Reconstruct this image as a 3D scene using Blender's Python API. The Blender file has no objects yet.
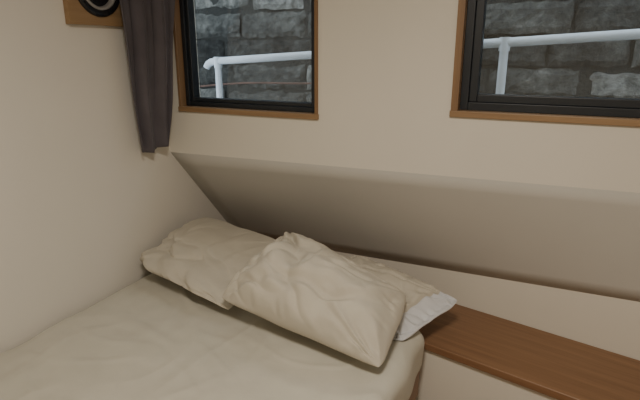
import bpy, bmesh, math, random
from mathutils import Vector, Matrix, noise
random.seed(4)
EYE=1.55
def W(x,y,z): return Vector((x,y,z+EYE))
sc=bpy.context.scene

# ---------------- materials ----------------
def newmat(name):
    m=bpy.data.materials.new(name); m.use_nodes=True
    nt=m.node_tree; b=nt.nodes['Principled BSDF']; return m,nt,b
def ramp(nt,stops):
    r=nt.nodes.new('ShaderNodeValToRGB'); el=r.color_ramp.elements
    while len(el)<len(stops): el.new(0.5)
    for e,(p,c) in zip(el,stops): e.position=p; e.color=(*c,1)
    return r
def coords(nt,scale=(1,1,1),rot=(0,0,0)):
    t=nt.nodes.new('ShaderNodeTexCoord'); m=nt.nodes.new('ShaderNodeMapping')
    m.inputs['Scale'].default_value=scale; m.inputs['Rotation'].default_value=rot
    nt.links.new(t.outputs['Object'],m.inputs['Vector']); return m
def noisetex(nt,vec,scale,detail=5,rough=.55):
    n=nt.nodes.new('ShaderNodeTexNoise'); n.inputs['Scale'].default_value=scale
    n.inputs['Detail'].default_value=detail; n.inputs['Roughness'].default_value=rough
    nt.links.new(vec.outputs[0],n.inputs['Vector']); return n
def bump(nt,b,h,strength,dist=.01):
    bp=nt.nodes.new('ShaderNodeBump'); bp.inputs['Strength'].default_value=strength
    bp.inputs['Distance'].default_value=dist
    nt.links.new(h,bp.inputs['Height']); nt.links.new(bp.outputs[0],b.inputs['Normal']); return bp
def simple(name,c,rough=.6,var=.06,scale=6,bs=.1,bscale=80,metal=0,bd=.004,spec=.5):
    m,nt,b=newmat(name); v=coords(nt); n=noisetex(nt,v,scale)
    lo=tuple(x*(1-var) for x in c); hi=tuple(min(1,x*(1+var)) for x in c)
    r=ramp(nt,[(.3,lo),(.7,hi)]); nt.links.new(n.outputs['Fac'],r.inputs[0]); nt.links.new(r.outputs[0],b.inputs['Base Color'])
    b.inputs['Roughness'].default_value=rough; b.inputs['Metallic'].default_value=metal; b.inputs['Specular IOR Level'].default_value=spec
    if bs>0:
        n2=noisetex(nt,v,bscale,3); bump(nt,b,n2.outputs['Fac'],bs,bd)
    return m
def wood(name,dark,light,rot=0,rough=.45,axis='x'):
    s={'x':(1.0,22,22),'y':(22,1.0,22),'z':(22,22,1.0)}[axis]
    m,nt,b=newmat(name); 
    v0=coords(nt,(1,1,1),(0,0,rot)); v=nt.nodes.new('ShaderNodeMapping'); v.inputs['Scale'].default_value=s
    nt.links.new(v0.outputs[0],v.inputs['Vector'])
    n=noisetex(nt,v,1.6,9,.7)
    r=ramp(nt,[(.3,dark),(.7,light)]); nt.links.new(n.outputs['Fac'],r.inputs[0]); nt.links.new(r.outputs[0],b.inputs['Base Color'])
    b.inputs['Roughness'].default_value=rough
    bump(nt,b,n.outputs['Fac'],.08,.002); return m
def fabric(name,c,bs=.15,var=.05):
    m,nt,b=newmat(name); v=coords(nt); n=noisetex(nt,v,7,4)
    lo=tuple(x*(1-var) for x in c); hi=tuple(min(1,x*(1+var)) for x in c)
    r=ramp(nt,[(.3,lo),(.7,hi)]); nt.links.new(n.outputs['Fac'],r.inputs[0]); nt.links.new(r.outputs[0],b.inputs['Base Color'])
    b.inputs['Roughness'].default_value=.95; b.inputs['Specular IOR Level'].default_value=.15
    b.inputs['Sheen Weight'].default_value=.1
    n1=noisetex(nt,v,28,4); bump(nt,b,n1.outputs['Fac'],bs,.006); return m

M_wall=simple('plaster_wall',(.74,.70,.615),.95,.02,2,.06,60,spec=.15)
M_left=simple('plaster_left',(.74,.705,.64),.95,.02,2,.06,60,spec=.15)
M_soff_shade=simple('plaster_soffit_shaded',(.57,.55,.505),.95,.02,2,.06,60,spec=.1)  # wall plaster made darker and greyer: the overhang's shade put into the colour
M_ceil=simple('plaster_ceiling',(.8,.78,.74),.9,.02,2,.05,60)
M_floor=wood('floor_boards',(.16,.09,.045),(.33,.2,.11))
M_oak=wood('oak_ledge',(.19,.098,.05),(.30,.165,.085),.214)
M_oakx=wood('oak_trim',(.25,.15,.075),(.36,.23,.12))
M_oaky=wood('oak_surround_wood',(.27,.165,.08),(.38,.25,.135),axis='y')
M_oakz=wood('oak_upright',(.19,.11,.055),(.29,.17,.085),axis='z')
M_black=simple('black_window_frame',(.016,.02,.026),.4,.1,8,.03)
M_white=simple('white_painted_metal',(.72,.78,.84),.35,.04,10,.05)
M_rust=simple('rusty_cable',(.12,.07,.055),.9,.3,30,.3)
M_sheet=fabric('bed_sheet_cotton',(.57,.545,.465),bs=.14)
M_pil=fabric('pillow_linen',(.56,.52,.435),bs=.22)
M_pilw=fabric('pillow_inner_white',(.64,.65,.67),bs=.2)
M_curt=fabric('curtain_cloth',(.115,.103,.115),bs=.2,var=.12)
M_ring=simple('porthole_ring_metal',(.35,.34,.33),.4,.04,10,.02,metal=.3)
M_dark=simple('porthole_dark_glass',(.012,.012,.014),.25,.05,4,0)
M_ground=simple('exterior_ground',(.16,.16,.15),.95,.3,5,.4,30)
M_mortar=simple('mortar',(.03,.031,.028),.95,.35,6,.5,40,bd=.02)
M_stone,nt,b=newmat('weathered_stone')
v=coords(nt); n=noisetex(nt,v,4,9,.7); n2=noisetex(nt,v,24,6,.7)
at=nt.nodes.new('ShaderNodeAttribute'); at.attribute_name='tone'
ad=nt.nodes.new('ShaderNodeMath'); ad.operation='MULTIPLY_ADD'; ad.inputs[1].default_value=.6
nt.links.new(n2.outputs['Fac'],ad.inputs[0])
ad2=nt.nodes.new('ShaderNodeMath'); ad2.operation='MULTIPLY_ADD'; ad2.inputs[1].default_value=.85
nt.links.new(n.outputs['Fac'],ad2.inputs[0]); nt.links.new(at.outputs['Fac'],ad2.inputs[2]); nt.links.new(ad2.outputs[0],ad.inputs[2])
r=ramp(nt,[(.52,(.014,.015,.014)),(.70,(.055,.057,.053)),(.86,(.12,.122,.112)),(1.0,(.26,.26,.24))])
nt.links.new(ad.outputs[0],r.inputs[0]); nt.links.new(r.outputs[0],b.inputs['Base Color']); b.inputs['Roughness'].default_value=.95
bump(nt,b,n2.outputs['Fac'],.8,.03)
M_glass=bpy.data.materials.new('window_glass'); M_glass.use_nodes=True; nt=M_glass.node_tree; nt.nodes.clear()
o=nt.nodes.new('ShaderNodeOutputMaterial'); tr=nt.nodes.new('ShaderNodeBsdfTransparent'); gl=nt.nodes.new('ShaderNodeBsdfGlossy')
tr.inputs[0].default_value=(.93,.96,.97,1); gl.inputs['Roughness'].default_value=.02
mx=nt.nodes.new('ShaderNodeMixShader'); mx.inputs[0].default_value=.05
nt.links.new(tr.outputs[0],mx.inputs[1]); nt.links.new(gl.outputs[0],mx.inputs[2]); nt.links.new(mx.outputs[0],o.inputs[0])

# ---------------- helpers ----------------
def mesh(name,verts,faces,mat,smooth=False,parent=None):
    me=bpy.data.meshes.new(name); me.from_pydata([tuple(v) for v in verts],[],faces); me.update()
    ob=bpy.data.objects.new(name,me); sc.collection.objects.link(ob)
    for m in (mat if isinstance(mat,(list,tuple)) else [mat]): me.materials.append(m)
    if smooth:
        for p in me.polygons: p.use_smooth=True
    bm=bmesh.new(); bm.from_mesh(me); bmesh.ops.recalc_face_normals(bm,faces=bm.faces); bm.to_mesh(me); bm.free()
    if parent: ob.parent=parent
    return ob
HF=[(0,1,2,3),(4,7,6,5),(0,4,5,1),(1,5,6,2),(2,6,7,3),(3,7,4,0)]
def hexa(V,F,p8):
    o=len(V); V.extend(p8); F.extend([tuple(i+o for i in f) for f in HF])
def box8(x0,x1,y0,y1,z0,z1):
    return [W(x0,y0,z0),W(x1,y0,z0),W(x1,y1,z0),W(x0,y1,z0),W(x0,y0,z1),W(x1,y0,z1),W(x1,y1,z1),W(x0,y1,z1)]
def boxes(name,lst,mat,parent=None,bev=0):
    V=[];F=[]
    for b in lst: hexa(V,F,b if len(b)==8 else box8(*b))
    ob=mesh(name,V,F,mat,parent=parent)
    if bev:
        m=ob.modifiers.new('bev','BEVEL'); m.width=bev; m.segments=3; m.limit_method='ANGLE'
    return ob
def empty(name):
    e=bpy.data.objects.new(name,None); sc.collection.objects.link(e); return e
def tube(name,pts,rad,mat,parent=None,res=8):
    cu=bpy.data.curves.new(name,'CURVE'); cu.dimensions='3D'; cu.bevel_depth=rad; cu.bevel_resolution=res; cu.use_fill_caps=True
    for pl in pts:
        s=cu.splines.new('POLY'); s.points.add(len(pl)-1)
        for p,q in zip(s.points,pl): p.co=(*q,1)
    cu.materials.append(mat)
    ob=bpy.data.objects.new(name,cu); sc.collection.objects.link(ob)
    dg=bpy.context.evaluated_depsgraph_get(); me=bpy.data.meshes.new_from_object(ob.evaluated_get(dg))
    bpy.data.objects.remove(ob); o2=bpy.data.objects.new(name,me); sc.collection.objects.link(o2)
    for p in me.polygons: p.use_smooth=True
    if parent: o2.parent=parent
    return o2

XL,XR,YF,YB=-1.8,1.15,-1.1,2.0
ZF,ZC=-EYE,.72
WT=.16
def crease(x): return -.502+.01415*(x+1.8)
def wy(x): return 2.164-.218*x
def wz(x): return -.95+.107*x
WIN=[(-1.712,-.958,-.272,.46),(-.393,.62,-.228,.46)]
TL=[.014,.026]
# ---------------- shell ----------------
y0,y1=YB,YB+WT
cols=[(XL,WIN[0][0]),(WIN[0][1],WIN[1][0]),(WIN[1][1],XR)]
L=[]
for a,c in cols:
    L.append([W(a,y0,crease(a)),W(c,y0,crease(c)),W(c,y1,crease(c)),W(a,y1,crease(a)),W(a,y0,ZC),W(c,y0,ZC),W(c,y1,ZC),W(a,y1,ZC)])
for (a,c,z0,z1) in WIN:
    L.append([W(a,y0,crease(a)),W(c,y0,crease(c)),W(c,y1,crease(c)),W(a,y1,crease(a)),W(a,y0,z0),W(c,y0,z0),W(c,y1,z0),W(a,y1,z0)])
    L.append((a,c,y0,y1,z1,ZC))
boxes('wall_back',L,M_wall)
V=[];F=[];N=24;K=8
for i in range(N+1):
    x=XL+(XR-XL)*i/N
    a=W(x,YB,crease(x)); c=W(x,wy(x),wz(x))
    for k in range(K+1): V.append(a.lerp(c,k/K))
for i in range(N):
    for k in range(K):
        q=i*(K+1)+k; F.append((q,q+1,q+K+2,q+K+1))
so=mesh('wall_back_slope',V,F,M_soff_shade,smooth=True)
bm=bmesh.new(); bm.from_mesh(so.data)
if sum(f.normal.y for f in bm.faces)>0: bmesh.ops.reverse_faces(bm,faces=bm.faces)
bm.to_mesh(so.data); bm.free()
m=so.modifiers.new('s','SOLIDIFY'); m.thickness=.02; m.offset=-1
V=[];F=[]
hexa(V,F,[W(XL,wy(XL),ZF),W(XR,wy(XR),ZF),W(XR,wy(XR)+.08,ZF),W(XL,wy(XL)+.08,ZF),
          W(XL,wy(XL),wz(XL)),W(XR,wy(XR),wz(XR)),W(XR,wy(XR)+.08,wz(XR)),W(XL,wy(XL)+.08,wz(XL))])
mesh('wall_back_low',V,F,M_wall)
prof=[(YF,ZF),(2.7,ZF),(2.7,-1.1),(2.16,-.5),(2.16,ZC),(YF,ZC)]
V=[W(XL,a,b_) for a,b_ in prof]+[W(XL-.1,a,b_) for a,b_ in prof]
k=len(prof); F=[tuple(range(k)),tuple(range(2*k-1,k-1,-1))]+[(i,(i+1)%k,k+(i+1)%k,k+i) for i in range(k)]
mesh('wall_left',V,F,M_left)
boxes('wall_right',[(XR,XR+.1,YF,2.2,ZF,ZC)],M_wall)
boxes('wall_front',[(XL,XR,YF-.1,YF,ZF,ZC)],M_wall)
boxes('ceiling',[(XL-.1,XR+.1,YF-.1,YB+WT,ZC,ZC+.08)],M_ceil)
boxes('floor',[(XL-.1,XR+.1,YF-.1,2.7,ZF-.08,ZF)],M_floor)

# ---------------- ledge ----------------
led=empty('wooden_ledge')
fy=lambda x:1.7566-.217*x
g=.002; xa,xb=XL+.003,XR-.003
zt=-1.15
boxes('ledge_board',[[W(xa,fy(xa),zt-.032),W(xb,fy(xb),zt-.032),W(xb,wy(xb)-g,zt-.032),W(xa,wy(xa)-g,zt-.032),
   W(xa,fy(xa),zt),W(xb,fy(xb),zt),W(xb,wy(xb)-g,zt),W(xa,wy(xa)-g,zt)]],M_oak,led,.004)
boxes('ledge_front_panel',[[W(xa,fy(xa)+.02,ZF),W(xb,fy(xb)+.02,ZF),W(xb,fy(xb)+.04,ZF),W(xa,fy(xa)+.04,ZF),
   W(xa,fy(xa)+.02,zt-.032),W(xb,fy(xb)+.02,zt-.032),W(xb,fy(xb)+.04,zt-.032),W(xa,fy(xa)+.04,zt-.032)]],M_wall,led)

# ---------------- windows ----------------
for i,(a,c,z0,z1) in enumerate(WIN):
    e=empty('window_%d'%(i+1))
    t=TL[i]; p=.010
    boxes('oak_lining',[(a,a+t,YB-p,YB+.10,z0,z1),(c-t,c,YB-p,YB+.10,z0,z1)],M_oakz,e,.002)
    boxes('oak_lining_head',[(a+t,c-t,YB-p,YB+.10,z1-t,z1)],M_oakx,e,.002)
    boxes('oak_sill',[(a-.003,c+.003,YB-.014,YB+.10,z0-.018,z0+.006)],M_oakx,e,.003)
    fa,fc,f0,f1=a+t,c-t,z0+.006,z1-.014
    fw=.022 if i==0 else .03; d0,d1=YB+.03,YB+.10
    def frame(x0,x1,zz0,zz1,w,yy0,yy1): return [(x0,x0+w,yy0,yy1,zz0,zz1),(x1-w,x1,yy0,yy1,zz0,zz1),(x0+w,x1-w,yy0,yy1,zz0,zz0+w),(x0+w,x1-w,yy0,yy1,zz1-w,zz1)]
    boxes('outer_frame',frame(fa,fc,f0,f1,fw,d0,d1),M_black,e,.002)
    sw=.018 if i==0 else .03
    boxes('casement_sash',frame(fa+fw,fc-fw,f0+fw,f1-fw,sw,d0+.012,d1-.01),M_black,e,.003)
    s2=fw+sw
    boxes('glass_pane',[(fa+s2,fc-s2,YB+.065,YB+.071,f0+s2,f1-s2)],M_glass,e)
    boxes('handle',[(fc-fw-.02,fc-fw-.005,d0-.01,d0+.012,.26,.32),(fc-fw-.02,fc-fw-.005,d0-.03,d0-.01,.26,.40)],M_black,e,.003)

# ---------------- exterior ----------------
V=[];F=[];tones=[]
y=3.35
z=-1.6
while z<1.5:
    h=random.uniform(.15,.22); x=-6+random.uniform(-.3,0)
    while x<4.5:
        w=random.uniform(.36,.75); gp=.008
        d=random.uniform(-.022,.022)
        j=lambda: random.uniform(-.010,.010)
        nx,nz=14,5; off=len(V)
        tone=random.uniform(-.10,.09) + (.12 if random.random()<.15 else 0)+ (.08 if z>.12 else -.02)
        for iz in range(nz+1):
            for ix in range(nx+1):
                px=x+gp+(w-2*gp)*ix/nx; pz=z+gp+(h-2*gp)*iz/nz
                edge=(ix in(0,nx)) or (iz in(0,nz))
                n0=noise.noise(Vector((px*5,pz*5,3)))*.022+noise.noise(Vector((px*14,pz*14,3)))*.012
                V.append(W(px+j()*.8,y+d+n0+(.026 if edge else 0)+j()*.6,pz+j()*.8))
        for iz in range(nz):
            for ix in range(nx):
                q=off+iz*(nx+1)+ix; F.append((q,q+1,q+nx+2,q+nx+1)); tones.append(tone)
        x+=w
    z+=h
sw_=empty('stone_wall')
st=mesh('stone_blocks',V,F,M_stone,parent=sw_)
atr=st.data.attributes.new('tone','FLOAT','FACE')
for i,tv in enumerate(tones): atr.data[i].value=tv
boxes('mortar_bed',[(-6.3,5,y+.03,y+.3,-1.6,1.6)],M_mortar,sw_)
tube('rusty_wire',[[W(x,3.29,-.27+.055*(x+2.6)+.01*math.sin(x*5)) for x in [ -5+.2*k for k in range(20)]]],.007,M_rust,sw_)
boxes('exterior_ground',[(-6.3,5,2.75,3.38,-1.68,-1.6)],M_ground)

rz=lambda x: .052+.0595*x
ra=empty('metal_railing')
ry=2.72
PX=(-2.0,-.30,1.35)
tube('top_rail',[[W(-2.09,ry,rz(-2.09)-.035),W(-2.075,ry,rz(-2.075)-.014),W(-2.05,ry,rz(-2.05)-.003),W(-2.0,ry,rz(-2.0)),W(2.6,ry,rz(2.6))]],.022,M_white,ra)
tube('mid_rail',[[W(-2.0,ry,rz(-2.0)-.5),W(2.6,ry,rz(2.6)-.5)]],.02,M_white,ra)
tube('posts',[[W(x,ry,rz(x)),W(x,ry,-1.6)] for x in PX],.021,M_white,ra)
tube('rail_sockets',[[W(x,ry,rz(x)+.025),W(x,ry,rz(x)-.04)] for x in PX],.026,M_white,ra)
boxes('post_feet',[(x-.05,x+.05,ry-.05,ry+.05,-1.6,-1.585) for x in PX],M_white,ra)
boxes('exterior_curb',[(-6.3,5,2.5,2.75,-1.68,-1.6)],M_ground)

# ---------------- porthole ----------------
pe=empty('porthole_window')
pc,pz,hh=1.625,.247,.15
V=[];F=[];n=64;R1=.118
for xx in (XL+.001,XL+.028):
    for k in range(n):
        t=2*math.pi*k/n; c_,s_=math.cos(t),math.sin(t); m_=hh/max(abs(c_),abs(s_))
        V.append(W(xx,pc+c_*m_,pz+s_*m_))
    for k in range(n):
        t=2*math.pi*k/n; V.append(W(xx,pc+R1*math.cos(t),pz+R1*math.sin(t)))
for k in range(n):
    k2=(k+1)%n
    F+= [(k,k2,n+k2,n+k),(2*n+k,3*n+k,3*n+k2,2*n+k2),(k,2*n+k,2*n+k2,k2),(n+k,n+k2,3*n+k2,3*n+k)]
mesh('oak_surround',V,F,M_oaky,parent=pe)
def ringmesh(name,prof,mat):
    V=[];F=[]
    for (rr,xx) in prof:
        for k in range(n):
            t=2*math.pi*k/n; V.append(W(XL+xx,pc+rr*math.cos(t),pz+rr*math.sin(t)))
    for p in range(len(prof)-1):
        for k in range(n):
            k2=(k+1)%n; F.append((p*n+k,p*n+k2,(p+1)*n+k2,(p+1)*n+k))
    mesh(name,V,F,mat,smooth=True,parent=pe)
ringmesh('dark_outer_ring',[(.1175,.002),(.1175,.034),(.113,.038),(.092,.038),(.090,.030)],M_dark)
ringmesh('metal_ring',[(.092,.030),(.091,.040),(.086,.043),(.080,.040),(.076,.020)],M_ring)
V=[W(XL+.006,pc,pz)];F=[]
for k in range(n):
    t=2*math.pi*k/n; V.append(W(XL+.022,pc+.079*math.cos(t),pz+.079*math.sin(t)))
for k in range(n): F.append((0,1+k,1+(k+1)%n))
mesh('dark_glass',V,F,M_dark,smooth=True,parent=pe)

# ---------------- curtain ----------------
cu=empty('curtain')
V=[];F=[];NU,NV=140,60
ztop,zbot=.56,-.460
for iv in range(NV+1):
    f=iv/NV; zz=zbot+(ztop-zbot)*f
    A=Vector((-1.758,1.738-.045*min(1,f*1.3))); B=Vector((-1.728+.10*min(1,f*1.25),1.93))
    dirv=(B-A); nrm=Vector((dirv.y,-dirv.x)).normalized()
    for iu in range(NU+1):
        s=iu/NU
        ph=2*math.pi*(2.9*s+.10*math.sin(3*f+5*s)+.05*math.sin(9*f))+.6
        amp=(.024+.007*math.sin(9*s+2*f))*(1-.2*f)
        p=A+dirv*(s+.035*math.sin(2*ph)) + nrm*(amp*math.sin(ph)+.004*math.sin(3*ph+4*f)+.008)
        dz=.007*math.sin(ph*.5+1)*(1-f) + .008*s*(1-f)
        p.x=max(p.x,XL+.006+(.028 if zz>.09 and p.y<1.79 else 0)); p.y=min(p.y,YB-.03)
        V.append(W(p.x,p.y,zz+dz))
for iv in range(NV):
    for iu in range(NU):
        q=iv*(NU+1)+iu; F.append((q,q+1,q+NU+2,q+NU+1))
cob=mesh('cloth',V,F,M_curt,smooth=True,parent=cu)
m=cob.modifiers.new('s','SOLIDIFY'); m.thickness=.003
tube('curtain_pole',[[W(XL+.005,1.93,.585),W(XR-.005,1.93,.585)]],.011,M_black,cu)
tube('pole_brackets',[[W(x,1.93,.585),W(x,1.999,.585)] for x in (-1.2,.0,.9)],.007,M_black,cu)

# ---------------- bed ----------------
bed=empty('bed')
BT=-1.07; BB=-1.275; BX0,BX1=XL+.008,-.392; BYF=-.35
hx=(BX1-BX0)/2; hz=(BT-BB)/2; hy=1.15; rr=.055
def cube_grid(nx,ny,nz):
    bm=bmesh.new(); vd={}
    def v(i,j,k):
        if (i,j,k) not in vd: vd[(i,j,k)]=bm.verts.new((2*i/nx-1,2*j/ny-1,2*k/nz-1))
        return vd[(i,j,k)]
    for i in range(nx):
        for j in range(ny):
            for k in (0,nz): bm.faces.new((v(i,j,k),v(i+1,j,k),v(i+1,j+1,k),v(i,j+1,k)))
    for i in range(nx):
        for k in range(nz):
            for j in (0,ny): bm.faces.new((v(i,j,k),v(i+1,j,k),v(i+1,j,k+1),v(i,j,k+1)))
    for j in range(ny):
        for k in range(nz):
            for i in (0,nx): bm.faces.new((v(i,j,k),v(i,j+1,k),v(i,j+1,k+1),v(i,j,k+1)))
    return bm
bm=cube_grid(150,230,16)
for v in bm.verts:
    p=Vector((v.co.x*hx,v.co.y*hy,v.co.z*hz))
    q=Vector((max(-hx+rr,min(hx-rr,p.x)),max(-hy+rr,min(hy-rr,p.y)),max(-hz+rr,min(hz-rr,p.z))))
    d=p-q
    if max(abs(d.x),abs(d.y),abs(d.z))>rr*.999: p=q+d.normalized()*rr
    x=(BX0+BX1)/2+p.x
    f=(p.y+hy)/(2*hy); yy=BYF+(fy(x)-.012-BYF)*f
    zz=(BT+BB)/2+p.z
    top=max(0,min(1,(p.z/hz-.3)/.7))
    w=noise.noise(Vector((x*1.6,yy*1.6,1)))*.010
    n1=noise.noise(Vector((x*3+yy*2,yy*1.2-x,5)))
    rid=(1-abs(noise.noise(Vector((x*2.2+yy*3.2+n1*.6,(yy-x)*1.1,8))))*3)
    w+=max(0,rid-.4)*.013
    rid2=(1-abs(noise.noise(Vector((x*4.2-yy*2.2+n1,(yy+x)*1.4,28))))*4)
    w+=max(0,rid2-.3)*.008
    rid3=(1-abs(noise.noise(Vector((x*1.5+yy*6+n1,x*2,48))))*4.5)
    w+=max(0,rid3-.3)*.006
    w=.013*math.tanh(w/.013)
    zz+=w*top
    side=max(0,min(1,(p.x/hx-.6)/.4))
    x+= side*.006*math.sin(yy*22+zz*12)*(1-top*.6)
    x=max(x,XL+.006)
    v.co=W(x,yy,zz)
me=bpy.data.meshes.new('mattress_with_sheet'); bmesh.ops.recalc_face_normals(bm,faces=bm.faces); bm.to_mesh(me); bm.free()
for p in me.polygons: p.use_smooth=True
me.materials.append(M_sheet); mo=bpy.data.objects.new('mattress_with_sheet',me); sc.collection.objects.link(mo); mo.parent=bed
def bp8(x0,x1,yf,dy,z0,z1):
    return [W(x0,yf,z0),W(x1,yf,z0),W(x1,fy(x1)-dy,z0),W(x0,fy(x0)-dy,z0),W(x0,yf,z1),W(x1,yf,z1),W(x1,fy(x1)-dy,z1),W(x0,fy(x0)-dy,z1)]
boxes('bed_base',[bp8(XL+.01,-.41,BYF+.02,.02,BB-.11,BB+.005)],M_oak,bed,.004)
boxes('bed_legs',[(x,x+.06,yv,yv+.06,ZF,BB-.11) for x in (XL+.04,-.50) for yv in (BYF+.06,1.6)],M_oak,bed,.003)

# ---------------- pillows ----------------
def pillow(name,c,up,dn,seed,nu=110,nv=80,expose=None,wr=1.0,zmin=BT+.014,pin=.03,pmin=.02,bow=0,allbed=False,rad=(1,1,1,1),cround=.05,fine=1.0):
    cs=[W(*k) for k in c]
    c00,c10,c11,c01=cs
    N=((c10-c00).cross(c01-c00)+(c11-c10).cross(c11-c01)).normalized()
    if N.z<0: N=-N
    Wd=((c10-c00).length+(c11-c01).length)/2; Hd=((c01-c00).length+(c11-c10).length)/2
    def P(u,v,side):
        uu=2*u-1; vv=2*v-1
        wob=.018*noise.noise(Vector((u*3.3,v*3.3,seed*2)))
        pu=uu*(1-pin*(1-vv*vv))+wob; pv=vv*(1-pmin*(1-uu*uu))+wob
        if vv>0: pv+=bow*(1-uu*uu)*vv
        cr=(abs(uu)**8*abs(vv)**8)*cround
        pu-=math.copysign(cr,uu); pv-=math.copysign(cr,vv)
        U=(pu+1)/2; Vv=(pv+1)/2
        base=c00*(1-U)*(1-Vv)+c10*U*(1-Vv)+c11*U*Vv+c01*(1-U)*Vv
        h=(max(0,1-abs(uu)**2.5)**.58)*(max(0,1-abs(vv)**2.2)**.58)
        q=Vector((u*2.4+seed*3.1,v*1.7-seed,seed*1.7))
        lump=noise.noise(q*1.3)*.26+noise.noise(q*2.9)*.14
        n2=noise.noise(q*2.0)
        def fold(a,b_,c_,k,w_):
            t=1-abs(noise.noise(Vector((u*a+v*b_+n2*.9+seed*c_,v*a*.35-u*b_*.35+n2*.6,seed+c_))))*k
            return max(0,t)**w_
        crs=fold(2.6,2.0,1.0,3.2,1.3); crs2=fold(1.8,-3.6,2.7,3.6,1.3); crs3=fold(6.5,4.0,4.1,3.8,1.4)
        e=min(1-abs(uu),1-abs(vv))
        along=(u*1.5 if (1-abs(vv))<(1-abs(uu)) else v)
        puck=math.sin(along*30+5*noise.noise(Vector((along*6,seed,0))))*math.exp(-((e-.10)/.09)**2)
        fan=0
        for kk,(cu_,cv_) in enumerate(((0,0),(1,0),(1,1),(0,1))):
            dx=abs(u-cu_)*Wd; dy=abs(v-cv_)*Hd; rr_=math.hypot(dx,dy)
            if rr_<1e-4: continue
            an=math.atan2(dy,dx)
            fan+=rad[kk]*math.sin(an*11+2.2*noise.noise(Vector((an*2,rr_*4,seed+kk)))*2+kk)*math.exp(-rr_/.20)*min(1,rr_/.07)
        hh=h*(1+lump)
        ed=min(1,e*12)
        if side>0:
            z=up*hh + wr*h*(-.022*crs -.018*crs2 -.005*fine*crs3) + wr*.004*puck*ed + .0095*fan*ed
            if expose and u>expose: z-= .014*ed
        else: z=-dn*hh
        p=base+N*z
        p.z+= .012*noise.noise(Vector((u*4,v*4,seed)))*math.exp(-e*14)
        if allbed or (fy(p.x)+.05>p.y and p.x<-.36): p.z=max(p.z,EYE+zmin+(0.004 if side>0 else 0))
        else: p.z=max(p.z,EYE+zt+.006)
        p.x=max(p.x,XL+.012)
        return p
    V=[];F=[];idx={}
    sp=lambda t:.5*t+.5*(.5-.5*math.cos(math.pi*t))
    for s in (1,-1):
        for i in range(nu+1):
            for j in range(nv+1):
                if s<0 and (i in(0,nu) or j in(0,nv)): idx[(s,i,j)]=idx[(1,i,j)]; continue
                idx[(s,i,j)]=len(V); V.append(P(sp(i/nu),sp(j/nv),s))
    mi=[]
    for s in (1,-1):
        for i in range(nu):
            for j in range(nv):
                f=(idx[(s,i,j)],idx[(s,i+1,j)],idx[(s,i+1,j+1)],idx[(s,i,j+1)])
                F.append(f if s>0 else f[::-1]); mi.append(1 if expose and sp((i+.5)/nu)>expose else 0)
    ob=mesh(name,V,F,[M_pil,M_pilw],smooth=True)
    for p,k in zip(ob.data.polygons,mi): p.material_index=k
    m=ob.modifiers.new('sub','SUBSURF'); m.levels=1; m.render_levels=1
    return ob
pillow('pillow',[(-1.765,1.70,-1.00),(-1.12,1.51,-1.01),(-1.16,2.02,-.90),(-1.70,2.12,-.87)],.18,.04,2.6,bow=.03,pin=0,pmin=-.01,allbed=True,zmin=BT+.018,wr=1.2,rad=(1.6,1,1,1.5),cround=.04,fine=.5)
pillow('pillow.001',[(-1.0,1.66,-1.05),(-.44,1.655,-1.055),(-.29,1.98,-1.00),(-.84,2.13,-.94)],.105,.03,4.4,expose=.85,bow=.03,wr=1.4)
pillow('pillow.002',[(-1.15,1.48,-.94),(-.445,1.405,-1.015),(-.465,1.78,-.915),(-1.05,1.91,-.80)],.18,.07,7.9,wr=1.4,pin=-.02,pmin=-0.01,rad=(1.3,1.5,1.0,2.0),cround=.03,fine=.4)

# ---------------- lights ----------------
def area(name,loc,rot,size,power,col):
    l=bpy.data.lights.new(name,'AREA'); l.shape='DISK'; l.size=size; l.energy=power; l.color=col
    o=bpy.data.objects.new(name,l); o.location=W(*loc); o.rotation_euler=rot; sc.collection.objects.link(o); return o
area('ceiling_lamp',(-.2,.35,.68),(0,0,0),.35,29,(1,.905,.78))
w=bpy.data.worlds.new('World'); sc.world=w; w.use_nodes=True
bg=w.node_tree.nodes['Background']; bg.inputs[0].default_value=(.84,.92,1,1); bg.inputs[1].default_value=2.1

# ---------------- camera ----------------
th=math.radians(16.4); ya=math.radians(25.4)
hv=Vector((-math.sin(ya),math.cos(ya),0)); R=Vector((math.cos(ya),math.sin(ya),0))
Fw=hv*math.cos(th)-Vector((0,0,1))*math.sin(th); U=R.cross(Fw)
cam=bpy.data.cameras.new('camera'); cam.sensor_width=36; cam.lens=510/640*36; cam.clip_start=.02
co=bpy.data.objects.new('camera',cam); sc.collection.objects.link(co)
mt=Matrix((R,U,-Fw)).transposed().to_4x4(); mt.translation=W(0,0,0); co.matrix_world=mt
sc.camera=co
